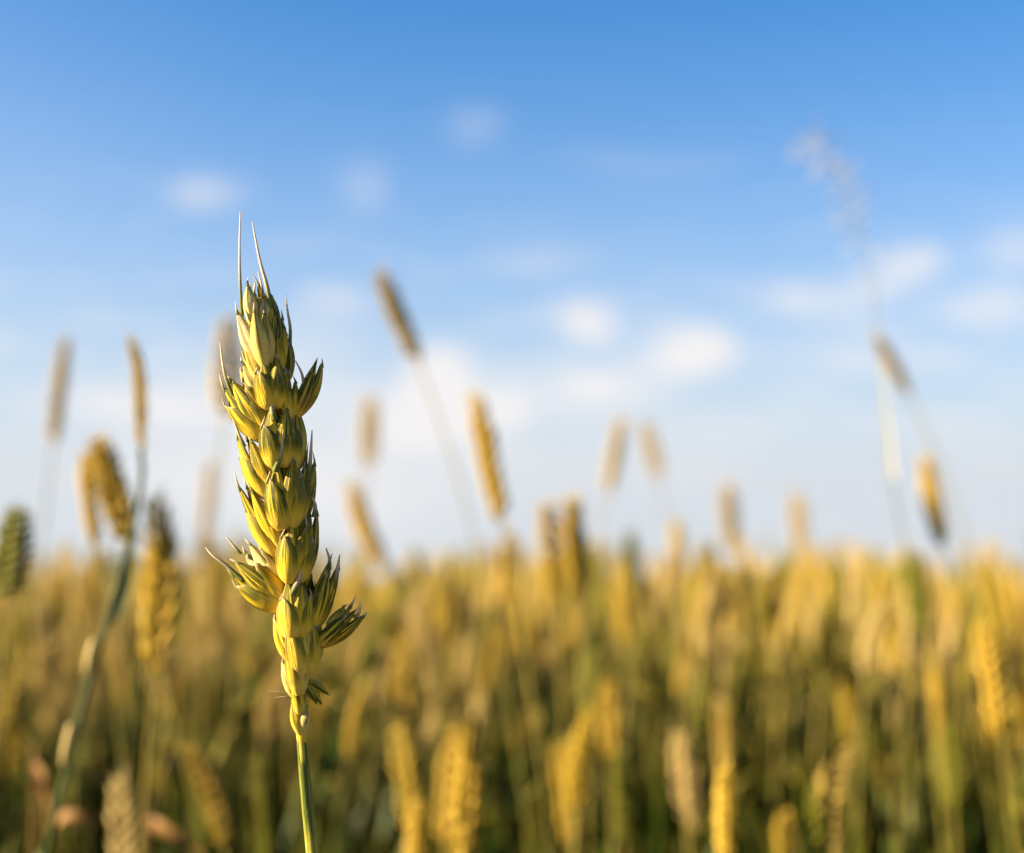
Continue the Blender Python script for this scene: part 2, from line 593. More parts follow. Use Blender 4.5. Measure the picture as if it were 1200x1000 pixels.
# ------------------------------------------------------------------ the sharp ear in front
HD = FOCUS
PX = K * HD
HERO_GROUND = Vector((P(392, 1000, HD).x + 0.03, P(392, 1000, HD).y + 0.02, 0.0))
hero = thing("wheat_stalk", HERO_GROUND, "sharp golden wheat ear with green tips on a thin stem before the field", "wheat")
TOC = np.array([0, -math.cos(TILT), -math.sin(TILT)])
RTN = np.array(RT)
UPN = np.array(UP)


def HP(px, py, z=0.0):
    """point on the sharp ear; z in pixels towards the viewer"""
    return np.array(P(px, py, HD)) + TOC * (z * PX) - np.array(HERO_GROUND)


def HN(phi):
    a = R(phi)
    return TOC * math.cos(a) + RTN * math.sin(a)


AXIS = [(352, 846), (351, 800), (352, 745), (346, 680), (337, 620), (329, 560), (323, 500), (316, 440), (309, 385), (303, 350)]
mb = MB()
ax_path = catmull([HP(x, y, 0) for x, y in AXIS], 60)
tube(mb, ax_path, np.linspace(5.0, 3.0, 60) * PX, 8, np.linspace(.2, .5, 60), 0.3)
ear = mb.build("ear", M_HUSK, hero)

hr = random.Random(4)


def spikelet(base, tip, w, phi, zb=0, zt=0, tint=None, n=5, res=(18, 21)):
    """a spikelet: two keeled glumes at the flanks, pointed lemmas rising from between them"""
    m = MB()
    b = HP(base[0], base[1], zb)
    t = HP(tip[0], tip[1], zt)
    ax = nrm(t - b)
    n0 = HN(phi)
    n0 = nrm(n0 - ax * np.dot(n0, ax))
    s = np.cross(ax, n0)
    L = np.linalg.norm(t - b)
    wp = w * PX * ((.93 if abs(phi) < 12 else .87) if n > 2 else 1)
    T0 = hr.uniform(.35, .85) if tint is None else tint
    J = lambda k: hr.uniform(-k, k)
    # side base, side tip, normal base, normal tip, length, roll, half width, profile, beak, keel, cut
    BACK = (.02, .00 + J(.10), -.20, -.26, 1.10 + J(.06), J(14), .27, LM_W, .12, 0, .05)
    LEML = (-.07, -.17 + J(.05), -.08, -.10, 1.10 + J(.07), -26 + J(8), .31, LM_W, .14, -.15, .05)
    LEMR = (.09, .24 + J(.05), -.05, -.08, 1.03 + J(.07), 34 + J(8), .37, LM_W, .12, .12, .05)
    GLUR = (.17, .40 + J(.04), -.02, -.06, .80 + J(.06), 62 + J(8), .30, GL_S, .07, .35, .18)
    GLUL = (-.11, -.24 + J(.04), .06, .07, .86 + J(.05), -22 + J(8), .36, GL_S, .08, -.48, .20)
    if n >= 5:
        defs = [BACK, LEML, LEMR, GLUR, GLUL]
    elif n == 4:
        defs = [LEML, LEMR, GLUR, GLUL]
    elif n == 3:
        defs = [LEML, LEMR, GLUL]
    elif n == 2:
        defs = [(.10, .18, -.06, -.05, 1.0, 28, .42, LM_W, .10, .1, .05), (-.10, -.16, .04, .04, .88, -24, .44, GL_S, .08, -.45, .2)]
    else:
        defs = [(0, 0, 0, 0, 1.0, 0, .5, LM_W, .08, 0, .05)]
    for (sb, st, nb, nt, ln, roll, hw, pr, bk, kl, ct) in defs:
        bb = b + s * sb * wp + n0 * nb * wp
        tt = b + ax * L * ln * 1.05 + s * st * wp + n0 * nt * wp
        nn = rotv(n0, ax, R(roll))
        e, a_, n_ = husk(m, bb, tt, nn, hw * wp * .86, hw * wp * 0.66, pr, bow=0.05 + hr.uniform(0, .03), curl=hr.uniform(-.03, .05),
                         nu=res[0], nv=res[1], tint=min(1, max(0, T0 + J(.15))), keel=kl, cut=ct)
        ln_b = bk * L * hr.uniform(.6, 1.5) * (.35 if T0 > .9 and n > 2 else 1)
        beak(m, e - a_ * 0.10 * L - n_ * .8 * PX, a_ + 0.1 * n_, a_ - 0.1 * n_ + 0.12 * s * hr.uniform(-1, 1), ln_b * 1.25 + 0.10 * L, 2.0 * PX, T0)
    # a plump grain body fills the inside
    ovoid(m, b + ax * L * .03, b + ax * L * .82 - n0 * .14 * wp + s * .04 * wp, n0, .34 * wp, .28 * wp, 8, 10, 0.02, T0)
    return m.build("spikelet", M_HUSK, ear)


def awn(pts, w0, w1=0.7, tint=0.6):
    m = MB()
    path = catmull([HP(*q) for q in pts], 22)
    s = np.linspace(0, 1, 22)
    # flattened, keeled awn
    tube(m, path, (w0 * (1 - s) ** 0.8 * 0.5 + w1 * 0.5) * PX, 6, 1.02 + 0.62 * s, tint)
    return m.build("awn", M_HUSK, ear)


SP = [
    # base, tip, width, facing, z base, z tip, tint, scales
    ((299, 382), (291, 334), 21, -15, 6, 6, .12, 1), ((306, 384), (299, 346), 16, 10, 2, 0, .2, 1), ((313, 384), (310, 349), 18, 12, 6, 4, .3, 1),
    ((319, 392), (318, 354), 18, 50, 4, 2, .95, 1),
    ((306, 432), (282, 366), 25, -34, 12, 12, .2, 1), ((317, 432), (312, 368), 22, 22, 12, 13, .3, 1), ((322, 416), (325, 366), 24, 55, 6, 4, .95, 1),
    ((314, 436), (301, 365), 25, -4, 17, 18, .22, 1), ((326, 420), (318, 372), 20, 40, 2, 2, .5, 1),
    ((308, 446), (283, 390), 26, -48, 8, 8, .75, 1), ((308, 450), (291, 398), 24, -36, 12, 12, .25, 1),
    ((330, 436), (331, 388), 24, 45, 4, 4, .35, 3), ((338, 446), (339, 400), 16, 65, -4, -4, .9, 2),
    ((306, 470), (282, 428), 26, -55, 2, 0, .2, 2),
    ((324, 480), (319, 428), 46, 4, 16, 22, .55, 5),
    ((316, 514), (270, 458), 50, -30, 6, 8, .7, 5),
    ((347, 490), (373, 432), 34, 56, -2, -4, .95, 3),
    ((341, 492), (343, 448), 28, 34, 10, 10, .35, 3),
    ((330, 548), (326, 486), 48, 4, 16, 22, .6, 5),
    ((347, 552), (350, 486), 34, 58, 4, 2, .75, 4),
    ((322, 584), (286, 521), 44, -32, 6, 8, .65, 5),
    ((338, 620), (335, 548), 50, 6, 16, 22, .65, 5),
    ((352, 612), (364, 542), 34, 56, 2, 0, .8, 4),
    ((330, 650), (291, 582), 40, -34, 4, 6, .5, 5),
    ((346, 682), (351, 620), 48, 10, 16, 22, .5, 5),
    ((357, 674), (367, 602), 32, 56, 4, 2, .75, 4),
    ((334, 708), (280, 670), 50, -22, 8, 12, .6, 4), ((330, 690), (290, 648), 36, -40, 0, -2, .25, 4),
    ((324, 672), (304, 636), 20, -35, -2, -6, .3, 2),
    ((350, 747), (348, 688), 50, 5, 16, 22, .45, 5),
    ((365, 738), (390, 666), 40, 50, 2, 0, .95, 4),
    ((374, 758), (417, 722), 36, 40, 0, 0, .95, 3), ((384, 738), (408, 712), 18, 30, -8, -10, .3, 2),
    ((360, 792), (352, 724), 44, 10, 12, 18, .4, 4), ((370, 784), (372, 730), 26, 52, 4, 2, .7, 3),
    ((340, 772), (324, 718), 24, -45, 6, 8, .35, 2),
    ((354, 812), (348, 748), 28, 0, 14, 18, .4, 3),
    ((346, 816), (333, 770), 20, -45, 6, 8, .3, 2),
    ((354, 836), (350, 796), 19, 0, 7, 10, .45, 3),
    ((360, 796), (384, 812), 13, 25, 2, 4, .95, 1), ((361, 802), (377, 823), 12, 10, 4, 6, .95, 1), ((358, 800), (372, 822), 10, -10, 6, 8, .9, 1),
    ((353, 862), (343, 822), 17, -22, 4, 4, .5, 1), ((356, 858), (360, 826), 14, 30, 5, 6, .3, 1),
]
for (b_, t_, w_, ph, zb, zt, ti, n_) in SP:
    spikelet(b_, t_, w_, ph, zb, zt, ti, n=n_)
# the far side of the ear
for i, (x, y) in enumerate([(350, 790), (350, 740), (346, 690), (340, 640), (334, 590), (328, 540), (322, 490), (315, 440), (309, 400)]):
    spikelet((x + 3, y), (x + (5 if i % 2 else -9), y - 60), 46, 180 + (22 if i % 2 else -22), -14, -20, .5, n=4, res=(10, 9))
AWNS = [
    ([(285, 372, 6), (282.5, 330, 6), (281.5, 290, 4), (282, 249, 2)], 3.4), ([(318, 366, 4), (314, 338, 4), (305, 305, 4), (296.5, 261, 4)], 5.5),
    ([(309, 352, -2), (306, 334, -3), (301.5, 318, -4)], 2.6), ([(297, 350, 0), (299, 330, 0)], 3.2),
    ([(339, 404, -4), (339.5, 385, -4), (336.5, 365, -4), (334, 346, -4)], 3.6),
    ([(274, 464, 8), (266, 442, 8), (262, 422, 8), (259.5, 402, 8)], 4.2), ([(288, 524, 8), (281, 508, 8), (272.5, 486, 8)], 4.2),
    ([(358, 462, 6), (355, 440, 6), (347, 423, 4)], 3.4), ([(325, 492, 24), (322.5, 478, 24), (320.5, 459, 24)], 7.0),
    ([(326, 552, 25), (334, 528, 26), (336, 503, 26)], 6.5), ([(362, 562, 4), (364.5, 535, 4), (366, 504, 2)], 5.5),
    ([(368, 606, 4), (370, 592, 4), (365.5, 581, 4)], 5.0), ([(286, 678, 12), (268, 662, 12), (252, 650, 12), (243, 641, 10)], 4.6),
    ([(282, 650, 0), (274, 640, 0), (265, 629, 0)], 4.0), ([(308, 644, -4), (302, 632, -5), (297, 620, -5)], 4.0),
    ([(346, 694, 24), (353, 678, 25), (357, 664, 25)], 7.5), ([(386, 668, 0), (386, 655, 0), (382, 642, 0)], 4.5),
    ([(390, 690, -2), (395, 668, -2), (398, 650, -2)], 5.5),
    ([(415, 724, 2), (421, 718, 2), (422, 708, 2)], 4.2), ([(408, 714, -8), (412, 708, -8), (415, 701, -8)], 3.5),
    ([(354, 742, 18), (357, 728, 19), (359, 714, 19)], 6.0), ([(371, 742, 6), (373, 732, 6), (373.5, 722, 6)], 4.0),
    ([(342, 812, 8), (330, 809, 10), (316, 807, 12)], 0.9), ([(342, 817, 8), (334, 815, 9), (324, 816, 10)], 0.9),
]
for pts, w0 in AWNS:
    awn(pts, w0, 0.3 if w0 < 1 else 1.1, hr.uniform(.4, .9))
m = MB()
tube(m, [HP(352, 838), HP(352.5, 846), HP(353, 856), HP(354, 866), HP(354.5, 872)], np.array([4.5, 6.2, 6.6, 6.4, 5.5]) * PX, 12, [.1, .1, .15, .3, .5], .55)
m.build("collar", M_HUSK, hero)
mb = MB()
sp = [HP(352, 842, 0), HP(354, 870, 0), HP(359, 930, 0), HP(366, 1000, 0), HP(376, 1120, 0)]
e = np.array([0, 0, 0.0])
path = np.concatenate([bez(e, sp[-1] + (sp[-1] - sp[-2]) * 6, sp[-1], 44)[:-1], catmull(sp[::-1], 47)])
tube(mb, path, np.interp(np.linspace(0, 1, 90), [0, .75, .93, 1], [1.7e-3, 1.25e-3, 5.6 * PX, 4.5 * PX]), 14, np.linspace(0, 1, 90), 0.3)
mb.build("stem", M_FRONT_STEM, hero)


def leaf_mesh(mb, base, direction, length, width, droop, tint=.5, n=12, up=0.8, twist=0.6):
    d = nrm([direction[0], direction[1], 0])
    base = np.asarray(base, float)
    mid = base + d * length * .38 + np.array([0, 0, length * up * .6])
    end = base + d * length * .85 + np.array([0, 0, length * (up * .6 - droop)])
    ribbon(mb, bez(base, mid, end, n), width, np.array([d[0], d[1], 0.9]), tint=tint, twist=twist)


for k, (hz, a) in enumerate(((.50, 2.2), (.36, -.6))):
    m = MB()
    i = int(np.argmin(abs(path[:, 2] - hz)))
    leaf_mesh(m, path[i], (math.cos(a), math.sin(a)), .2, .009, .5)
    m.build("leaf", M_LEAF, hero)


# ------------------------------------------------------------------ ears and stalks of the crop
def ear_geo(L, w, seed, lod):
    """straight ear along z: alternate spikelets in two rows; lod 2 fine .. 0 coarse"""
    r = random.Random(seed)
    m = MB()
    if lod == 0:
        nu, nv = 10, 5
        t = np.linspace(0, 1, nu)
        prof = np.interp(t, [0, .1, .4, .75, .92, 1], [.35, .8, 1, .85, .5, .06]) * (1 + .18 * np.where(np.arange(nu) % 2, 1, -1))
        ang = np.linspace(0, 2 * np.pi, nv, endpoint=False)
        v = np.stack([(w * .5 * prof)[:, None] * np.cos(ang), (w * .38 * prof)[:, None] * np.sin(ang), np.repeat((t * L)[:, None], nv, 1)], -1)
        m.add(v.reshape(-1, 3), grid_faces(nu, nv, True), np.tile([.2, .9], nu * nv // 2), np.tile(np.sin(ang), nu))
        return m.arrays()
    ns = 17 if lod == 2 else 13
    for i in range(ns):
        q = i / (ns - 1)
        side = 1 if i % 2 else -1
        sc = np.interp(q, [0, .12, .45, .8, 1], [.70, .95, 1, .78, .42]) * r.uniform(.88, 1.12)
        sl = .150 * L * (sc * .6 + .4) * r.uniform(.92, 1.1)
        sw = w * .5 * sc
        z0 = q * L * .87
        b = np.array([side * .04 * w, 0, z0])
        spread = side * (.56 * w) * sc
        for k, (yo, rl) in enumerate(((-.20, -60), (.20, 60), (0, 0))[:3 if lod == 2 else 2]):
            t = b + np.array([spread * r.uniform(.85, 1.2) + (side * .06 * w if k == 2 else 0), yo * w * 1.1, sl * (1.12 if k == 2 else 1)])
            n = nrm([side * math.cos(R(rl)), math.sin(R(rl)), .1])
            ovoid(m, b + np.array([side * .03 * w, yo * w * .5, 0]), t, n, sw * .36, sw * .31, 5 if lod == 2 else 4, 6 if lod == 2 else 4, .10)
            if lod == 2 and k != 1:
                beak(m, t - np.array([0, 0, .001]), (side * .25, yo, 1), (side * .1, 0, 1), L * r.uniform(.025, .07), w * .022, n=3)
    t = np.linspace(0, .9, 5)
    tube(m, np.stack([0 * t, 0 * t, t * L], -1), w * .12, 4)
    return m.arrays()


EARS = {lod: [ear_geo(1.0, .150, 100 * lod + i, lod) for i in range(5)] for lod in (0, 1, 2)}


def put_ear(mb, path, lod, var, roll, wscale=1.0, tint=.5, mi=0):
    """bend a straight ear along a path"""
    v, f, a, c, t, _ = EARS[lod][var % 5]
    L = float(np.sum(np.linalg.norm(np.diff(path, axis=0), axis=1)))
    tt, s, b = frames(path)
    n = len(path)
    x = np.clip(v[:, 2], 0, 1.08) * (n - 1)
    k = np.clip(x.astype(int), 0, n - 2)
    u = (x - k)[:, None]
    cen = path[k] * (1 - u) + path[k + 1] * u
    s_, b_ = s[k], b[k]
    cr, sr = math.cos(roll), math.sin(roll)
    X, Y = (v[:, 0] * cr - v[:, 1] * sr) * L * wscale, (v[:, 0] * sr + v[:, 1] * cr) * L * wscale
    mb.add(cen + s_ * X[:, None] + b_ * Y[:, None], f, a, c, tint, mi)


GROUP = "wheat stalks standing in the field"


def stalk(ear_pts, label, group=None, foot=None, roll=None, wscale=1.0, leaves=1, ear_mat=None, stem_mat=None, lod=2, stem_pts=(), r=.0013, flag=None):
    """a stalk whose ear passes through given points (tip first); grows from the ground"""
    pts = [np.array(p) for p in ear_pts][::-1]            # base .. tip
    bs = pts[0]
    d = nrm(pts[1] - pts[0])
    foot = np.array([bs[0] - d[0] * .34 + rng.uniform(-.03, .03), bs[1] - d[1] * .3 + rng.uniform(-.02, .05), 0]) if foot is None else np.array(foot)
    root = thing("wheat_stalk", Vector(foot), label, "wheat", group)
    epath = catmull(pts, 10) - foot
    mb_ = MB()
    put_ear(mb_, epath, lod, rng.randrange(5), rng.uniform(0, 3.1) if roll is None else roll, wscale)
    mb_.build("ear", ear_mat or M_EAR, root)
    L = np.linalg.norm(pts[-1] - pts[0])
    mid = [np.array(p) - foot for p in stem_pts]
    if mid:
        path_ = catmull([bs - foot + d * L * .03] + mid + [np.zeros(3)], 26)[::-1]
    else:
        top = bs - foot + d * L * .03
        path_ = bez(np.zeros(3), top - d * .30, top, 26)
    m = MB()
    tube(m, path_, np.linspace(r * 1.35, r * .8, 26), 7)
    m.build("stem", stem_mat or M_STEM, root)
    for k in range(leaves):
        h = (.58 - .16 * k) * bs[2] / .8
        i = int(np.argmin(abs(path_[:, 2] - h)))
        a = rng.uniform(0, 6.28)
        m = MB()
        leaf_mesh(m, path_[i], (math.cos(a), math.sin(a)), rng.uniform(.14, .22), rng.uniform(.007, .011), rng.uniform(.2, .7))
        m.build("leaf", M_LEAF, root)
    if flag:
        m = MB()
        ribbon(m, catmull([np.array(q) - foot for q in flag[0]], 14), flag[1], (0, -1, .2), tint=.5, twist=.5)
        m.build("leaf", flag[2] if len(flag) > 2 else M_LEAF, root)
    return root, path_, foot


def E(d, *pxy, dd=0.0):
    return [P(x, y, d + dd * i) for i, (x, y) in enumerate(pxy)]


NAMED = [
    (1.05, [(78, 390), (70, 450), (62, 520)], "tall pale wheat ear leaning right against the sky, leftmost above the field", 1.0),
    (.66, [(112, 505), (128, 560), (152, 640)], "bright golden ear bent to the left beside the dark leaning stalk", 1.6),
    (.72, [(100, 525), (102, 570), (112, 640)], "narrow dark golden ear just left of the bright bent one", 1.15),
    (.66, [(180, 568), (190, 670), (180, 790)], "long yellow ear right of the dark leaning stalk", 1.0),
    (.60, [(24, 588), (16, 640), (10, 700)], "dark green ear at the left edge of the photo, below the sky", 2.3),
    (.95, [(267, 362), (268, 420), (262, 490)], "blurred brown ear partly hidden behind the top of the sharp ear", 1.4),
    (1.5, [(247, 535), (243, 580), (238, 625)], "small pale tan ear left of the sharp ear, just above the field", 1.1),
    (.95, [(442, 312), (463, 362), (489, 424)], "tall grey tan ear leaning left in the sky right of the sharp ear", 1.25),
    (1.35, [(434, 458), (433, 500), (431, 548)], "small upright tan ear below the tall leaning one", 1.3),
    (1.1, [(410, 560), (424, 612), (452, 668)], "dark curved ear leaning left over the field edge by the sharp ear", 1.1),
    (.80, [(553, 452), (570, 525), (588, 612)], "bright golden ear with a dark right side rising over the field near the middle", .92),
    (1.35, [(728, 484), (722, 528), (712, 576)], "small tan ear leaning right against the pale sky, right of the clouds", 1.25),
    (1.7, [(753, 488), (763, 524), (772, 562)], "faint grey ear leaning left close beside a small tan ear", 1.2),
    (.85, [(640, 580), (646, 640), (650, 700)], "plump yellow ear at the field edge, left one of a close pair", 1.25),
    (.85, [(668, 572), (674, 640), (680, 700)], "plump yellow ear at the field edge, right one of a close pair", 1.25),
    (1.3, [(792, 605), (794, 640), (797, 690)], "brown ear standing at the field edge, right of a dark green tip", 1.3),
    (1.3, [(738, 618), (740, 655), (745, 700)], "dark green ear tip at the field edge under the small tan ear", 1.2),
    (1.9, [(853, 560), (854, 600), (858, 650)], "very faint pale ear at the field edge, left one of two grey ones", 1.2),
    (1.9, [(932, 572), (936, 610), (942, 655)], "very faint pale ear at the field edge, right one of two grey ones", 1.2),
    (1.15, [(1022, 388), (1042, 420), (1064, 462)], "small tan ear leaning left high in the sky on the right side", 1.25),
    (1.0, [(1083, 530), (1092, 585), (1105, 640)], "golden ear over the field edge below the small leaning ear on the right", 1.25),
    (.95, [(1068, 640), (1072, 680), (1080, 740)], "dark green ear at the field edge on the right, below a golden ear", 1.5),
    (.62, [(552, 828), (549, 905), (543, 1000)], "upright bright yellow ear at the bottom, right of the sharp stem", 1.2),
    (.60, [(849, 888), (850, 950), (850, 1010)], "bright yellow ear rising from the bottom edge right of the middle", 1.5),
    (.66, [(490, 930), (488, 980), (486, 1050)], "plump yellow ear tip at the bottom just right of the sharp stem", 1.4),
    (.80, [(797, 852), (798, 895), (804, 960)], "pale orange ear left of the bright ear at the bottom", 1.3),
    (.74, [(1150, 722), (1162, 785), (1172, 860)], "bright yellow ear leaning left near the right edge of the field", 1.15),
    (.85, [(655, 865), (662, 920), (668, 990)], "thin dull yellow ear between two bright ears at the bottom", 1.0),
    (.8, [(728, 872), (730, 930), (734, 990)], "greenish yellow ear left of the pale orange one", 1.1),
    (.75, [(920, 945), (920, 985), (924, 1050)], "short yellow ear tip at the bottom, right of the brightest low ear", 1.2),
    (1.0, [(712, 792), (714, 835), (716, 890)], "yellow ear at mid height in the crop, above the greenish low ear", 1.2),
    (1.1, [(1095, 772), (1098, 815), (1100, 870)], "amber ear in the crop left of the bright leaning right ear", 1.2),
]
for (d_, pts, lab, ws) in NAMED:
    kw = {'r': .0009 if pts[0][1] < 600 else .0012, 'ear_mat': M_GREENISH if 'green' in lab.split(' ear')[0] else M_TAN if re.search('tan|grey|pale|brown', lab.split(' ear')[0]) else M_GOLD}
    stalk(E(d_, *pts), lab, GROUP, wscale=ws, leaves=2, **kw)

# the dark stalk leaning across the left side, two pale nodes on it
D = .55
rt, sp_, ft = stalk(E(D, (150, 387), (163, 440), (165, 530)), "dark green stalk leaning right with two pale nodes and a thin grey ear", GROUP,
                    wscale=.62, leaves=0, stem_mat=M_DARK, stem_pts=[P(166, 565, D), P(150, 640, D), P(128, 720, D), P(105, 800, D), P(84, 880, D), P(56, 1000, D), P(20, 1250, D)],
                    foot=(P(-30, 1000, D).x, P(-30, 1000, D).y, 0), r=.00125,
                    flag=([P(126, 735, D), P(146, 690, D), P(152, 640, D), P(160, 590, D)], .006, M_DARK))
for (x0, y0, x1, y1) in ((111, 750, 103, 788), (85, 848, 75, 896)):
    m = MB()
    a_, b_ = np.array(P(x0, y0, D)) - ft, np.array(P(x1, y1, D)) - ft
    pth = np.linspace(0, 1, 7)[:, None] * (b_ - a_) + a_ + np.array([0, -.0012, 0])
    tube(m, pth, np.array([.6, .95, 1.05, 1.1, 1.05, .95, .6]) * .0016, 8)
    m.build("node", M_NODE, rt)

# withered leaves low on the left
for (cx, cy, dx, dy, d_, lab) in ((88, 966, 30, -8, .7, "short dead stalk with an orange brown curled leaf at the lower left"),
                                  (205, 985, 34, 26, .75, "dead stalk with a withered brown leaf at the bottom, left of the sharp stem"),
                                  (48, 925, 8, 30, .75, "dead stalk with a small rusty leaf beside the leaning dark stalk")):
    f_ = P(cx, cy, d_)
    foot = Vector((f_.x, f_.y, 0))
    rt = thing("dead_stalk", foot, lab, "dead stalk", "dead stalks at the field edge")
    m = MB()
    tube(m, catmull([(0, 0, 0), (.01, 0, .3), tuple(P(cx - dx, cy + 40, d_) - foot), tuple(P(cx - dx, cy - dy, d_) - foot)], 14), .0011, 5)
    m.build("stem", M_DRY, rt)
    m = MB()
    ribbon(m, catmull([P(cx - dx, cy - dy, d_) - foot, P(cx - dx * .3, cy - 8, d_ - .01) - foot, P(cx + dx * .6, cy + dy * .3, d_ - .01) - foot, P(cx + dx * 1.2, cy + dy + 10, d_) - foot], 12), .007, (0, -1, .4), fold=.5, twist=1.2)
    m.build("leaf", M_DRY, rt)

# a broad green blade standing low on the right
for (bx, by, tx, ty, d_, w_, lab) in ((965, 1010, 985, 850, .7, .011, "broad upright green blade of grass at the bottom right"),):
    b_, t_ = P(bx, by, d_), P(tx, ty, d_)
    foot = Vector((b_.x - .03, b_.y, 0))
    rt = thing("grass_plant", foot, lab, "grass")
    m = MB()
    ribbon(m, catmull([(0, 0, 0), tuple((b_ - foot) * .6 - Vector((.0, 0, 0))), tuple(b_ - foot), tuple(t_ - foot)], 20), w_, (0.3, -1, .1), fold=.3, twist=.4)
    m.build("leaf", M_LEAF, rt)
    m = MB()
    ribbon(m, catmull([(0, 0, 0), (.02, .02, .3), (.09, .03, .52), (.17, .05, .5)], 16), w_, (0, -.4, 1), fold=.3, twist=.4)
    m.build("leaf", M_LEAF, rt)

# tall wispy grass with a loose panicle on the right
D = .88
gp = [P(1070, 700, D), P(1056, 620, D), P(1046, 560, D), P(1038, 480, D), P(1032, 420, D), P(1022, 330, D), P(1008, 270, D), P(985, 215, D), P(962, 165, D)]
foot = Vector((gp[0].x + .03, gp[0].y + .03, 0))
gr = thing("grass_plant", foot, "tall wispy grass with a pale nodding panicle rising high into the sky on the right", "grass")
L_ = [np.array(q - foot) for q in gp]
pth = np.concatenate([bez(np.zeros(3), L_[0] + (L_[0] - L_[1]) * 4, L_[0], 16)[:-1], catmull(L_, 44)])
m = MB()
tube(m, pth, np.linspace(.0009, .00016, 59), 6)
m.build("stem", M_STEM, gr)
m = MB()
ribbon(m, catmull([L_[2], L_[3] * .6 + L_[2] * .4, L_[3], L_[4]], 16), 0.0042, (-.6, -1, 0), nv=6, fold=.4, taper=np.linspace(1, .5, 16))
m.build("sheath", M_SHEATH, gr)
m = MB()
pr = random.Random(8)
for i in range(60):
    u = pr.random() ** 1.8
    k = 58 - int(u * 13)
    b_ = pth[k]
    ln = pr.uniform(.006, .018)
    d_ = nrm([pr.uniform(-1, 1) - .25, pr.uniform(-1, 1), pr.uniform(-.2, 1.2)])
    e_ = b_ + d_ * ln + np.array([0, 0, -.004])
    tube(m, bez(b_, b_ + d_ * ln * .6, e_, 4), .00016, 3)
    ovoid(m, e_, e_ + nrm(d_ + np.array([0, 0, -.5])) * .0040, (0, -1, .01), .0008, .0007, 4, 4)
m.build("panicle", M_PANICLE, gr)

# ------------------------------------------------------------------ the crop: templates, nearest 270 as things, the rest as one mass
def template(seed):
    """a straight-footed stalk of unit class: stem path, ear path, leaves (foot at the origin)"""
    r = random.Random(seed)
    a = r.uniform(0, 6.28)
    lean = r.uniform(.01, .07)
    d = np.array([math.cos(a), math.sin(a), 0])
    H, L = .80, r.uniform(.056, .080)
    nod = r.choice([.05, .1, .15, .22, .3, .08])
    hb = H - L * .95
    p = [np.zeros(3), d * lean * .3 + [0, 0, hb * .5], d * lean * .75 + [0, 0, hb * .88], d * lean + [0, 0, hb]]
    e1 = p[-1] + nrm(d * (lean * 2 + nod * .6) + [0, 0, 1]) * L * .5
    e2 = e1 + nrm(d * (lean * 2 + nod * 1.5) + [0, 0, 1 - nod * .45]) * L * .5
    lv = []
    for h, ll, w in ((.60, .15, .008), (.47, .20, .010), (.33, .24, .011)):
        b = r.uniform(0, 6.28)
        lv.append((h, b, ll * r.uniform(.8, 1.2), w * r.uniform(.7, 1.1), r.uniform(.0, .4), r.uniform(.9, 1.5)))
    return p, [p[-1], e1, e2], lv, r.uniform(.9, 1.15)


TEMPL = [template(40 + i) for i in range(10)]


def stalk_arrays(i, lod):
    p, e_, lv, ws = TEMPL[i]
    parts = {}
    n = {2: 18, 1: 9, 0: 5}[lod]
    pth_ = catmull(p, n)
    m_ = MB()
    tube(m_, pth_, np.linspace(.0015, .0008, n), {2: 6, 1: 4, 0: 3}[lod])
    parts['stem'] = m_
    m_ = MB()
    put_ear(m_, catmull(e_, 8), lod, i, i * .7, ws)
    parts['ear'] = m_
    parts['leaf'] = []
    for (h, b, ll, w, dr, up) in (lv if lod else lv[:2]):
        k = int(np.argmin(abs(pth_[:, 2] - h)))
        m_ = MB()
        leaf_mesh(m_, pth_[k], (math.cos(b), math.sin(b)), ll, w, dr, n={2: 12, 1: 7, 0: 4}[lod], up=up)
        parts['leaf'].append(m_)
    return parts


cand = []
# rings of the field, thinner with distance
rr = random.Random(21)


def scatter(n, r0, r1, half, extra_left=0.0):
    for _ in range(n):
        r = math.sqrt(rr.uniform(r0 * r0, r1 * r1))
        a = rr.uniform(-half - extra_left, half)
        cand.append((r * math.sin(a), r * math.cos(a)))


scatter(760, .66, 1.4, R(42), R(60))
scatter(6800, 1.4, 3.5, R(36), R(58))
scatter(7000, 3.5, 8, R(33), R(8))
scatter(7000, 8, 22, R(30))
scatter(8000, 22, 90, R(29))

near, mass = [], []
for _ in range(46):                                   # taller stalks that break the skyline
    r, a = rr.uniform(1.05, 2.4), rr.uniform(-R(22), R(22))
    cand.append((r * math.sin(a), r * math.cos(a), rr.uniform(-.005, .026 * r)))
for (x, y, *tall) in cand:
    d = math.hypot(x, y)
    off = rr.gauss(-.062, .036) if d < 1.0 else (rr.choice([rr.gauss(-.038, .030), rr.gauss(-.090, .045)]) if d < 3.5 else rr.gauss(-.055, .035))
    if d > 6:
        off = rr.gauss(-.06, .05)
    if d < 1.0:
        off = min(off, -.050 - (1.0 - d) * .16)
    elif d < 1.6:
        off = min(off, .022)
    elif d < 3:
        off = min(off, .045)
    az_ = math.atan2(x, y)
    clump = math.sin(29 * az_ + 1.3) + math.sin(71 * az_ + .4 + d) + .5 * math.sin(160 * az_)
    if 1.1 < d < 9 and rr.random() < (.55 if clump > .45 else .10):
        off = rr.uniform(-.015, min(.022 + .024 * d, .14) * rr.uniform(.45, 1.0))
    if d < 1.15 and abs(x / y) < .40 and rr.random() < .90:
        continue
    if abs(x) < .08 and d < .75:
        continue
    if tall:
        off = tall[0]
    h = CAM_Z + off + .008
    px = 600 + x / y / K
    item = (d, x, y, h, rr.randrange(10), rr.uniform(0, 6.283), rr.random())
    inside = -40 < px < 1240
    (near if inside and d < 6 else mass).append(item)
near.sort()
N_IND = 300 - len(NAMED) - 2
mass += near[N_IND:]
near = near[:N_IND]

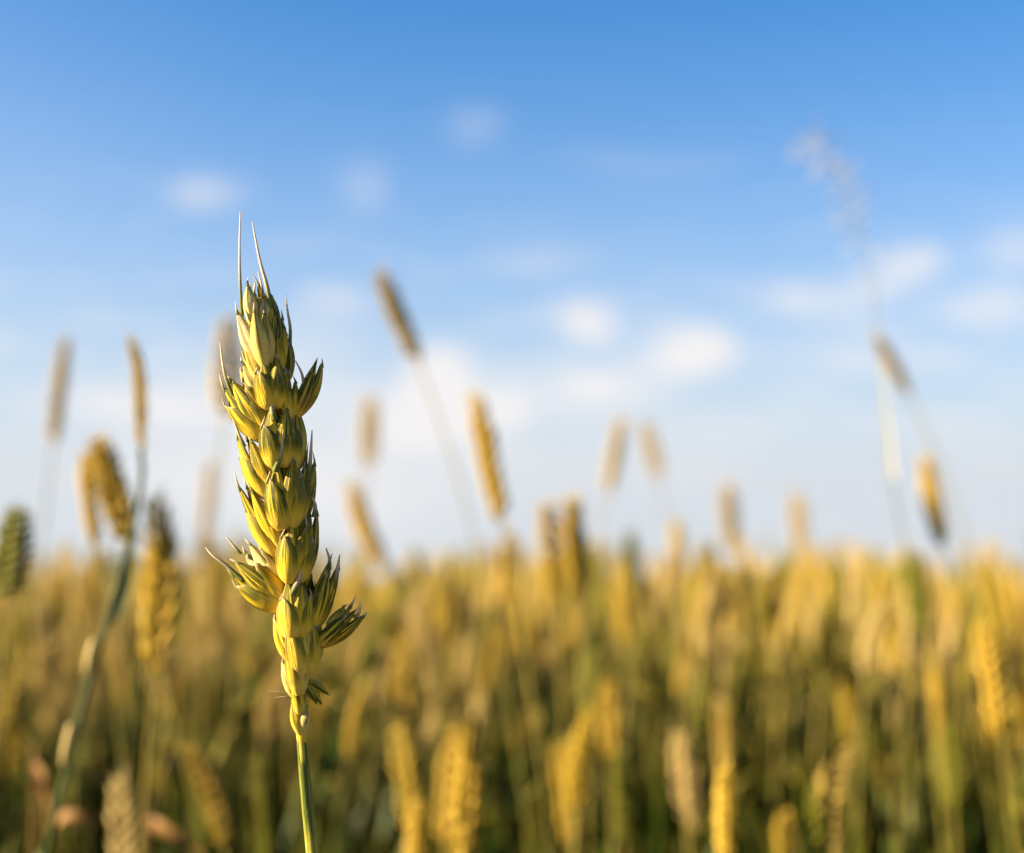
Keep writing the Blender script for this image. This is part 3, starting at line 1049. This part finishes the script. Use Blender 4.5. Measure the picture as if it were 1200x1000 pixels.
protos = {}
for i in range(10):
    parts = stalk_arrays(i, 2)
    protos[i] = (parts['stem'].mesh("stem", [M_STEM]), parts['ear'].mesh("ear", [M_EAR]), [q.mesh("leaf", [M_LEAF]) for q in parts['leaf']])
for (d, x, y, h, i, rz, tn) in near:
    rt = bpy.data.objects.new("wheat_stalk", None)
    rt.empty_display_size = .02
    COL.objects.link(rt)
    rt.location = (x, y, 0)
    rt.rotation_euler = (0, 0, rz)
    s_ = h / .80
    k_ = .78 + .5 * ((tn * 7.13) % 1.0)
    rt.scale = (s_ * k_, s_ * k_, s_)
    tag(rt, "out of focus wheat stalk, one of the crowd of similar ripening stalks filling the field", "wheat", GROUP)
    st, ea, lvs = protos[i]
    for nm, me in [("stem", st), ("ear", ea)] + [("leaf", q) for q in lvs]:
        o = bpy.data.objects.new(nm, me)
        COL.objects.link(o)
        o.parent = rt

LOD = {l: [stalk_arrays(i, l) for i in range(10)] for l in (0, 1)}
big = MB()
for (d, x, y, h, i, rz, tn) in mass:
    l = 1 if d < 4.5 else 0
    parts = LOD[l][i]
    s_ = h / .80
    fat = 1.0 if d < 8 else (1.5 if d < 22 else 3.2)
    c_, n_ = math.cos(rz) * s_, math.sin(rz) * s_
    for mi, nm in ((0, 'stem'), (1, 'ear'), (2, 'leaf')):
        for k, q in enumerate([parts[nm]] if nm != 'leaf' else parts[nm]):
            if nm != 'ear' and d > 22:
                continue
            v, f, a, ac, _, _ = q.arrays()
            if fat > 1:
                cx = v.mean(0)
                v = np.stack([cx[0] + (v[:, 0] - cx[0]) * fat, cx[1] + (v[:, 1] - cx[1]) * fat, v[:, 2]], -1)
            w = np.stack([x + v[:, 0] * c_ - v[:, 1] * n_, y + v[:, 0] * n_ + v[:, 1] * c_, v[:, 2] * s_], -1)
            big.add(w, f, a, ac, (tn + .37 * k + .21 * mi) % 1.0, mi)
field = big.build("wheat_crop", [M_STEM_S, M_EAR_S, M_LEAF_S])
# green blades filling the lower layer of the crop
fo = MB()
for q in range(17000):
    r_ = math.sqrt(rr.uniform(.55 ** 2, 4.2 ** 2)) if q % 3 else math.sqrt(rr.uniform(.55 ** 2, 1.8 ** 2))
    a_ = rr.uniform(-R(100), R(38))
    x_, y_ = r_ * math.sin(a_), r_ * math.cos(a_)
    if abs(x_ / max(y_, .05) / K + 600 - 385) < 60 and r_ < .6:
        continue
    t_ = min(CAM_Z - .10, rr.gauss(.65, .07))
    z0 = t_ - rr.uniform(.22, .36)
    b_ = rr.uniform(0, 6.283)
    c1, s1 = math.cos(b_), math.sin(b_)
    o_ = rr.uniform(.02, .09)
    ribbon(fo, bez((x_, y_, z0), (x_ + c1 * o_ * .3, y_ + s1 * o_ * .3, t_ - .08), (x_ + c1 * o_, y_ + s1 * o_, t_ - rr.uniform(0, .05)), 6),
           rr.uniform(.006, .012), (c1, s1, .3), nv=3, tint=rr.random() * .8, twist=rr.uniform(-1, 1))
fol = fo.build("foliage", [M_LEAF_S])
tag(fol, "dark green leaf blades filling the crop below the ears", "foliage", kind="stuff")
tag(field, "dense ripening wheat crop stretching back to the horizon", "wheat crop", kind="stuff")
